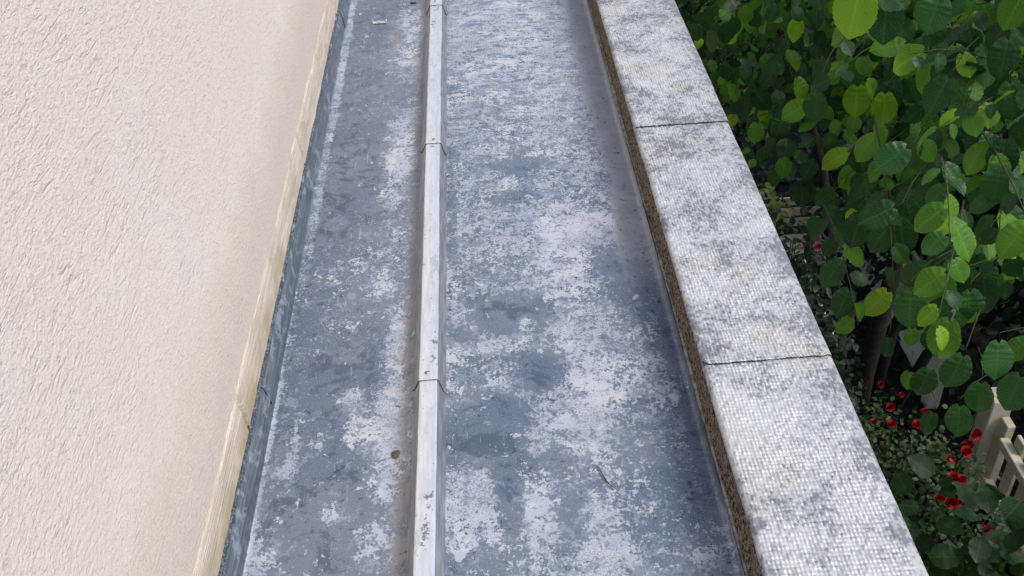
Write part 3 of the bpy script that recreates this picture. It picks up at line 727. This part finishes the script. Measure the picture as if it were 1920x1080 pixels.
TOC = np.array([-.38, -.62, .68])        # towards the open, lit side of the crown
key_idx = []
leaves = []                              # (base, frame, size, kind, variant)
twigs = []
for (x, y, z, w, k, a) in KEY_LEAVES:
    a = math.radians(a)
    d = math.cos(a) * np.array([1, .05, 0]) + math.sin(a) * np.array([-.05, -.30, -.86])
    d += rng.normal(0, .10, 3)
    nrm = TOC + rng.normal(0, .22, 3)
    R = frame(d, nrm); s = w * 1.08
    b = np.array([x, y, z]) - R[:, 0] * s * .5
    key_idx.append(len(leaves)); leaves.append((b, R, s, k, int(rng.integers(0, 4))))
    back = np.array([.09, .10, -.01]) + rng.normal(0, .04, 3)
    p0 = b; p1 = b - R[:, 0] * .025 + np.array([0, 0, .004]); p2 = p1 + back * .5 + np.array([0, 0, .02]); p3 = p1 + back * 1.3
    twigs.append(([p0, p1, p2, p3], [.0009, .0012, .0017, .0022]))
    # companions further up the same shoot
    for j in range(3 if project((x, y, z))[1] < 640 else 0):
        c0 = p1 + back * (.35 + .35 * j)
        dd = np.array([(-1) ** j * .5 + rng.normal(0, .3), -.25 + rng.normal(0, .3), -.75])
        R2 = frame(dd, TOC + rng.normal(0, .4, 3))
        leaves.append((c0 + R2[:, 0] * .02, R2, .085 * rng.uniform(.7, 1.15), 'd' if rng.random() < .85 else 'm', int(rng.integers(0, 5))))

def inside(p):
    X, Y, Z = p
    if X < .93 + .10 * max(0, Z) or X > 4.2 or Y > 8.5: return False
    if Y < 1.75 + .30 * (X - 1.0): return False
    zlo = -.42 - .36 * max(0, Y - 2.9) - .10 * max(0, X - 1.6)
    zhi = .58 - .13 * max(0, Y - 2.6) + .12 * (X - 1) + 1.1 * max(0, X - 2.0)  # crown raised off to the right, out of view, to block skylight
    return zlo < Z < zhi
nb = 0; tries = 0
while nb < 1900 and tries < 200000:
    tries += 1
    s0 = np.array([rng.uniform(.95, 4.0) ** 1.0, rng.uniform(1.8, 8.3), rng.uniform(-2.4, 1.7)])
    if s0[0] > 2.0 and rng.random() < .45: continue
    if not inside(s0): continue
    d = np.array([-.55 + rng.normal(0, .5), -.35 + rng.normal(0, .55), .05 + rng.normal(0, .22)]); d /= np.linalg.norm(d)
    L = rng.uniform(.28, .62); n = int(L / .048)
    bow = rng.uniform(.10, .30)
    pts = [s0 + d * L * t + np.array([0, 0, -bow * L * t * t]) for t in np.linspace(0, 1, 5)]
    if not inside(pts[-1]): continue
    nb += 1
    vis = project(pts[2])
    if -60 < vis[1] < 1150 and vis[0] < 2000: twigs.append((pts, [.0032, .0028, .0022, .0016, .0010]))
    side = np.cross(d, [0, 0, 1]); side /= np.linalg.norm(side)
    for j in range(n):
        t = (j + .6) / n
        p = s0 + d * L * t + np.array([0, 0, -bow * L * t * t])
        dd = d * .35 + side * (.62 if j % 2 else -.62) + np.array([0, 0, -.35 - rng.uniform(0, .75)]) + rng.normal(0, .18, 3)
        nrm = .55 * TOC + np.array([0, 0, .55]) + side * (.3 if j % 2 else -.3) + rng.normal(0, .28, 3)
        R = frame(dd, nrm)
        u = rng.random() + (.10 if t > .8 else 0) + (.06 if p[0] < 1.4 else 0) + (.05 if p[2] > 0 else 0)  # outer and upper leaves coloured brighter to look lit
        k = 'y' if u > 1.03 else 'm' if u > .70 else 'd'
        leaves.append((p + R[:, 0] * .012, R, rng.uniform(.048, .096) * (1 - .3 * (t > .85)), k, int(rng.integers(0, 5))))

def rank(l):
    x, y, dpt = project(l[0] + l[1][:, 0] * l[2] * .5)
    return l[2] / dpt if (1290 < x < 1925 and -5 < y < 1085) else -1
order = sorted(range(len(leaves)), key=lambda i: -rank(leaves[i]))
keep = set(key_idx)
for i in order:
    if len(keep) >= 298: break
    keep.add(i)
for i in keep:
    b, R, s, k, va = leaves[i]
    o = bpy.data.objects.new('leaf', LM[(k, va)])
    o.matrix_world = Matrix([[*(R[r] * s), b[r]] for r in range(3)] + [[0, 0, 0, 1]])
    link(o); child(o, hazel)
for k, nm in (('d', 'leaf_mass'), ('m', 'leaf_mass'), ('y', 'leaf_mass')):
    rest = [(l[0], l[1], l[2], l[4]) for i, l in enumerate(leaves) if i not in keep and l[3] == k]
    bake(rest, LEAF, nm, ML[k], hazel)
tw_show = twigs[:len(KEY_LEAVES)] + sorted(twigs[len(KEY_LEAVES):], key=lambda t: project(t[0][0])[2])[:40]
for pts, r in tw_show:
    v, f = tube(pts, r, 5); child(obj('twig', v, f, M_twig, smooth=True), hazel)

# ---------------------------------------------------------------- shrubs: leaf clouds with stems
SM = [leaf_geo(21, 4, fold=.25, droop=.15, wid=.36), leaf_geo(22, 4, fold=.4, droop=.25, wid=.30), leaf_geo(23, 4, fold=.1, droop=.1, wid=.42)]
def cloud(cen, rad, n, size, tilt=.5, clump=9, seed=1, shell=.55):
    r = np.random.default_rng(seed); out = []
    cl = r.normal(0, 1, (clump, 3)); cl /= np.linalg.norm(cl, axis=1)[:, None]; cl *= r.uniform(.45, .95, (clump, 1))
    for i in range(n):
        c = cl[r.integers(clump)]
        q = c + r.normal(0, .22, 3)
        if np.linalg.norm(q) > 1.12: q *= .9 / np.linalg.norm(q)
        p = np.array(cen) + q * np.array(rad)
        d = np.array([r.normal(0, .6), r.normal(0, .6), -.35 + r.normal(0, .4)]) + q * .5
        out.append((p, frame(d, np.array([-.2, -.3, .8]) + q * .4 + r.normal(0, tilt, 3)), size * r.uniform(.6, 1.25), int(r.integers(3))))
    return out
def shrub(name, label, cat, cen, rad, n, size, m, seed, group=None, stems=5, geos=SM, clump=9):
    t = thing(name, label, cat, (cen[0], cen[1], GZ), group)
    bake(cloud(cen, rad, n, size, seed=seed, clump=clump), geos, 'foliage', m, t)
    r = np.random.default_rng(seed + 500)
    for i in range(stems):
        a = r.uniform(0, 6.28); q = np.array([math.cos(a), math.sin(a), 0]) * r.uniform(.2, .7)
        top = np.array(cen) + q * np.array(rad) + np.array([0, 0, rad[2] * .3])
        base = np.array([cen[0] + q[0] * .15, cen[1] + q[1] * .15, GZ])
        v, f = tube([base, base * .6 + top * .4 + r.normal(0, .04, 3), top], [.014, .010, .004], 6)
        child(obj('stem', v, f, M_bark, smooth=True), t)
    return t
M_rl = leaf_mat('rose_leaf', (.014, .036, .012), (.050, .085, .032), .2, .45)
M_ev = leaf_mat('evergreen_leaf', (.006, .016, .008), (.014, .034, .016), .12, .4)
M_sh = leaf_mat('shrub_leaf', (.010, .032, .008), (.024, .066, .013), .22, .42)
M_lime = leaf_mat('lime_leaf', (.16, .24, .05), (.32, .40, .10), .35, .5)

shrub('garden_shrub', 'broad-leaved green shrub in the corner below the coping', 'shrub', (1.80, 2.42, -2.75), (.75, .72, 1.15), 900, .105, M_sh, 31, None, 6, LEAF[:3], 16)
shrub('evergreen_shrub', 'dark evergreen shrub below the pink flowers beside the parapet', 'shrub', (2.05, 5.75, -3.75), (.55, .95, 1.15), 3800, .055, M_ev, 33, None, 6, SM, 18)
shrub('background_shrub', 'dark small-leaved bush far behind the hazel near the parapet', 'shrub', (2.2, 10.4, -2.9), (1.6, 1.7, 2.2), 5200, .10, M_ev, 35, 'bushes at the back of the garden', 6, SM, 26)
shrub('background_shrub', 'dark small-leaved bush at the back right of the garden', 'shrub', (5.6, 9.6, -3.0), (1.8, 2.2, 2.2), 5200, .11, M_ev, 36, 'bushes at the back of the garden', 6, SM, 26)
shrub('background_shrub', 'dark bush standing behind the cream panel fence', 'shrub', (4.9, 6.4, -3.4), (1.0, 1.9, 1.7), 6500, .10, M_ev, 38, 'bushes at the back of the garden', 6, SM, 22)
shrub('background_shrub', 'low dark bush behind the slats of the cream gate', 'shrub', (4.55, 4.2, -4.4), (.55, 1.3, .8), 3000, .09, M_ev, 39, 'bushes at the back of the garden', 5, SM, 18)
shrub('background_shrub', 'dark bush between the bench and the hazel stems', 'shrub', (3.9, 7.9, -3.3), (1.0, 1.0, 1.5), 3800, .09, M_ev, 40, 'bushes at the back of the garden', 5, SM, 18)
shrub('lime_plant', 'small yellow-green plant by the cream garden bench', 'plant', (2.62, 8.55, -4.35), (.28, .26, .42), 130, .10, M_lime, 37, None, 5, SM, 7)

r_ = np.random.default_rng(77); gc = []
for i in range(9000):
    x_, y_ = r_.uniform(.9, 7.5), r_.uniform(1.0, 15.0)
    if 2.2 < x_ < 4.2 and 7.6 < y_ < 8.9: continue
    gc.append((np.array([x_, y_, GZ + .03 + r_.uniform(0, .22) * fbm(np.array(x_), np.array(y_), .9, 90)]), frame([r_.normal(), r_.normal(), .1], np.array([0, 0, 1]) + r_.normal(0, .4, 3)), r_.uniform(.05, .13), int(r_.integers(3))))
V_ = np.concatenate([(SM[k][0] * s_) @ R.T + b_ for b_, R, s_, k in gc]); nv_ = len(SM[0][0])
F_c = np.concatenate([SM[k][1] + i * nv_ for i, (b_, R, s_, k) in enumerate(gc)])
cover = obj('ground_cover', V_, F_c, M_ev, smooth=True, uv=np.concatenate([SM[k][2] for _, _, _, k in gc]))
cover['kind'] = 'stuff'; tag(cover, 'dark ivy ground cover under the hazel and roses', 'ground cover')

# ---------------------------------------------------------------- roses
def rose_geo(seed):
    r = np.random.default_rng(seed); v = []; f = []
    for ring, (n, R, hgt, open_) in enumerate(((3, .16, .95, .05), (5, .32, .85, .18), (6, .46, .62, .42))):
        for i in range(n):
            a = 2 * math.pi * (i / n) + ring * .6 + r.normal() * .1; o = len(v); w = 1.25 * math.pi / n
            for tz, rr in ((0, .35), (.55, 1.0), (1.0, 1.0 + open_)):
                for s in (-1, 0, 1):
                    ang = a + s * w * (.75 if tz == 1 else 1)
                    rad = R * rr * (1 + .08 * (s == 0)); v.append((rad * math.cos(ang), rad * math.sin(ang), hgt * tz - (.12 if s and tz == 1 else 0)))
            for q in range(2):
                for s in range(2):
                    b = o + q * 3 + s; f.append((b, b + 1, b + 4, b + 3))
    return np.array(v), np.array(f)
def rose_mat(name, c1, c2):
    n = N(name); c = n.mix(n.noise(40, 3), c1, c2); return n.done(c, .55, 0, None, .3)
M_red = rose_mat('red_petal', (.20, .004, .008), (.40, .010, .015))
M_pink = rose_mat('pink_petal', (.34, .05, .16), (.50, .15, .29))
RG = [rose_geo(s) for s in (1, 2)]
RM = {k: [mesh_data('rose_flower', g_[0], g_[1], m_, smooth=True) for g_ in RG] for k, m_ in (('r', M_red), ('p', M_pink))}
def flowers(parent, spots, kind, seed):
    r = np.random.default_rng(seed)
    for i, (x, y, z, w) in enumerate(spots):
        o = bpy.data.objects.new('flower', RM[kind][i % 2])
        R = frame([1, r.normal(0, .3), r.normal(0, .3)], [r.normal(-.25, .3), r.normal(-.35, .3), .8])
        s = w * .72
        o.matrix_world = Matrix([[*(R[q] * s), (x, y, z)[q]] for q in range(3)] + [[0, 0, 0, 1]])
        link(o); child(o, parent)
t = shrub('rose_bush', 'red rose bush in front of the hazel stems', 'rose bush', (2.78, 5.08, -4.15), (.40, .45, .55), 900, .042, M_rl, 41, 'red rose bushes', 7, SM, 14)
flowers(t, [(2.68, 5.05, -3.66, .066), (2.54, 4.94, -3.7, .060), (2.65, 4.91, -3.7, .070), (2.82, 4.89, -3.7, .078), (3.05, 5.26, -3.95, .045), (2.64, 5.02, -3.92, .040), (2.70, 5.30, -3.68, .055), (2.95, 5.45, -3.95, .045), (2.49, 5.21, -3.68, .05)], 'r', 1)
t = shrub('rose_bush', 'red rose bush growing against the cream garden gate', 'rose bush', (2.98, 4.42, -4.15), (.36, .48, .55), 950, .042, M_rl, 42, 'red rose bushes', 7, SM, 14)
flowers(t, [(3.14, 4.73, -3.64, .085), (3.10, 4.68, -3.72, .085), (3.03, 4.60, -3.68, .088), (2.91, 4.55, -3.68, .070), (2.86, 4.39, -3.68, .085), (2.91, 4.36, -3.68, .075), (2.79, 4.20, -3.68, .090), (2.84, 4.17, -3.74, .07), (2.99, 4.13, -3.68, .095), (2.73, 4.25, -3.70, .055), (2.95, 3.99, -3.72, .075)], 'r', 2)
t = shrub('pink_rose', 'pink flowering rose above the dark evergreen shrub', 'rose bush', (2.30, 6.15, -3.15), (.30, .30, .38), 260, .045, M_rl, 43, None, 4, SM, 6)
flowers(t, [(2.38, 5.93, -2.70, .07), (2.27, 5.84, -2.80, .075), (2.45, 5.92, -2.78, .05), (2.33, 5.82, -2.84, .06)], 'p', 3)

# ---------------------------------------------------------------- cream fence, gate and bench
M_cream = mat_plain('cream_paint', (.58, .51, .38), (.72, .65, .51), 7, .75, .002)
M_wood = mat_plain('dark_stained_wood', (.045, .032, .022), (.10, .075, .05), 12, .85, .003)
fence = thing('panel_fence', 'cream panel fence behind the hazel stems', 'fence', (3.75, 7.4, GZ))
for i in range(3):
    y0 = 6.42 + i * 1.15
    child(obj('post', *chbox((3.70, y0 - .06, GZ), (3.82, y0 + .06, GZ + 1.15), .008), M_cream), fence)
    if i < 2:
        for j in range(3):
            child(obj('panel', *chbox((3.745, y0 + .062, GZ + .08 + j * .32), (3.785, y0 + 1.088, GZ + .08 + j * .32 + .312), .006), M_cream), fence)
gate = thing('garden_gate', 'cream slatted garden gate beside the red roses', 'gate', (3.72, 4.9, GZ))
child(obj('gate_post', *chbox((3.62, 5.33, GZ), (3.78, 5.50, GZ + 1.12), .01), M_cream), gate)
child(obj('gate_post', *chbox((3.62, 3.62, GZ), (3.78, 3.79, GZ + 1.12), .01), M_cream), gate)
child(obj('hinge_stile', *chbox((3.70, 5.20, GZ + .22), (3.765, 5.315, GZ + .98), .006), M_cream), gate)
child(obj('bottom_rail', *chbox((3.66, 3.80, GZ + .30), (3.73, 5.325, GZ + .40), .006), M_cream), gate)
child(obj('kick_board', *chbox((3.735, 3.80, GZ + .06), (3.775, 5.195, GZ + .29), .006), M_cream), gate)
child(obj('top_rail', *chbox((3.66, 3.80, GZ + .80), (3.73, 5.195, GZ + .88), .006), M_cream), gate)
for i in range(7):
    y = 5.06 - i * .205
    child(obj('slat', *chbox((3.735, y - .060, GZ + .30), (3.765, y + .060, GZ + .98), .004), M_cream), gate)
trellis = thing('trellis_frame', 'dark wooden trellis with thin pale slats by the trunk', 'trellis', (2.45, 5.95, GZ))
for y in (5.55, 6.45):
    child(obj('post', *chbox((2.42, y - .04, GZ), (2.50, y + .04, GZ + 2.0), .006), M_wood), trellis)
for j in range(6):
    z0 = GZ + .35 + j * .26
    v, f = tube([(2.405, 5.56, z0), (2.405, 6.44, z0 + .10)], .014, 4)
    child(obj('slat', v, f, M_cream), trellis)
bench = thing('garden_bench', 'cream slatted garden bench far below the parapet edge', 'bench', (3.0, 8.25, GZ))
for i in range(4):
    child(obj('seat_slat', *chbox((2.60, 8.03 + i * .13, GZ + .44), (3.95, 8.13 + i * .13, GZ + .475), .005), M_cream), bench)
for x in (2.68, 3.87):
    for y in (8.06, 8.46):
        child(obj('leg', *chbox((x - .03, y - .03, GZ), (x + .03, y + .03, GZ + .438), .005), M_cream), bench)
for i in range(3):
    child(obj('back_slat', *chbox((2.60, 8.555, GZ + .55 + i * .13), (3.95, 8.58, GZ + .64 + i * .13), .004), M_cream), bench)
for x in (2.68, 3.87):
    child(obj('back_post', *chbox((x - .03, 8.582, GZ), (x + .03, 8.63, GZ + .95), .005), M_cream), bench)
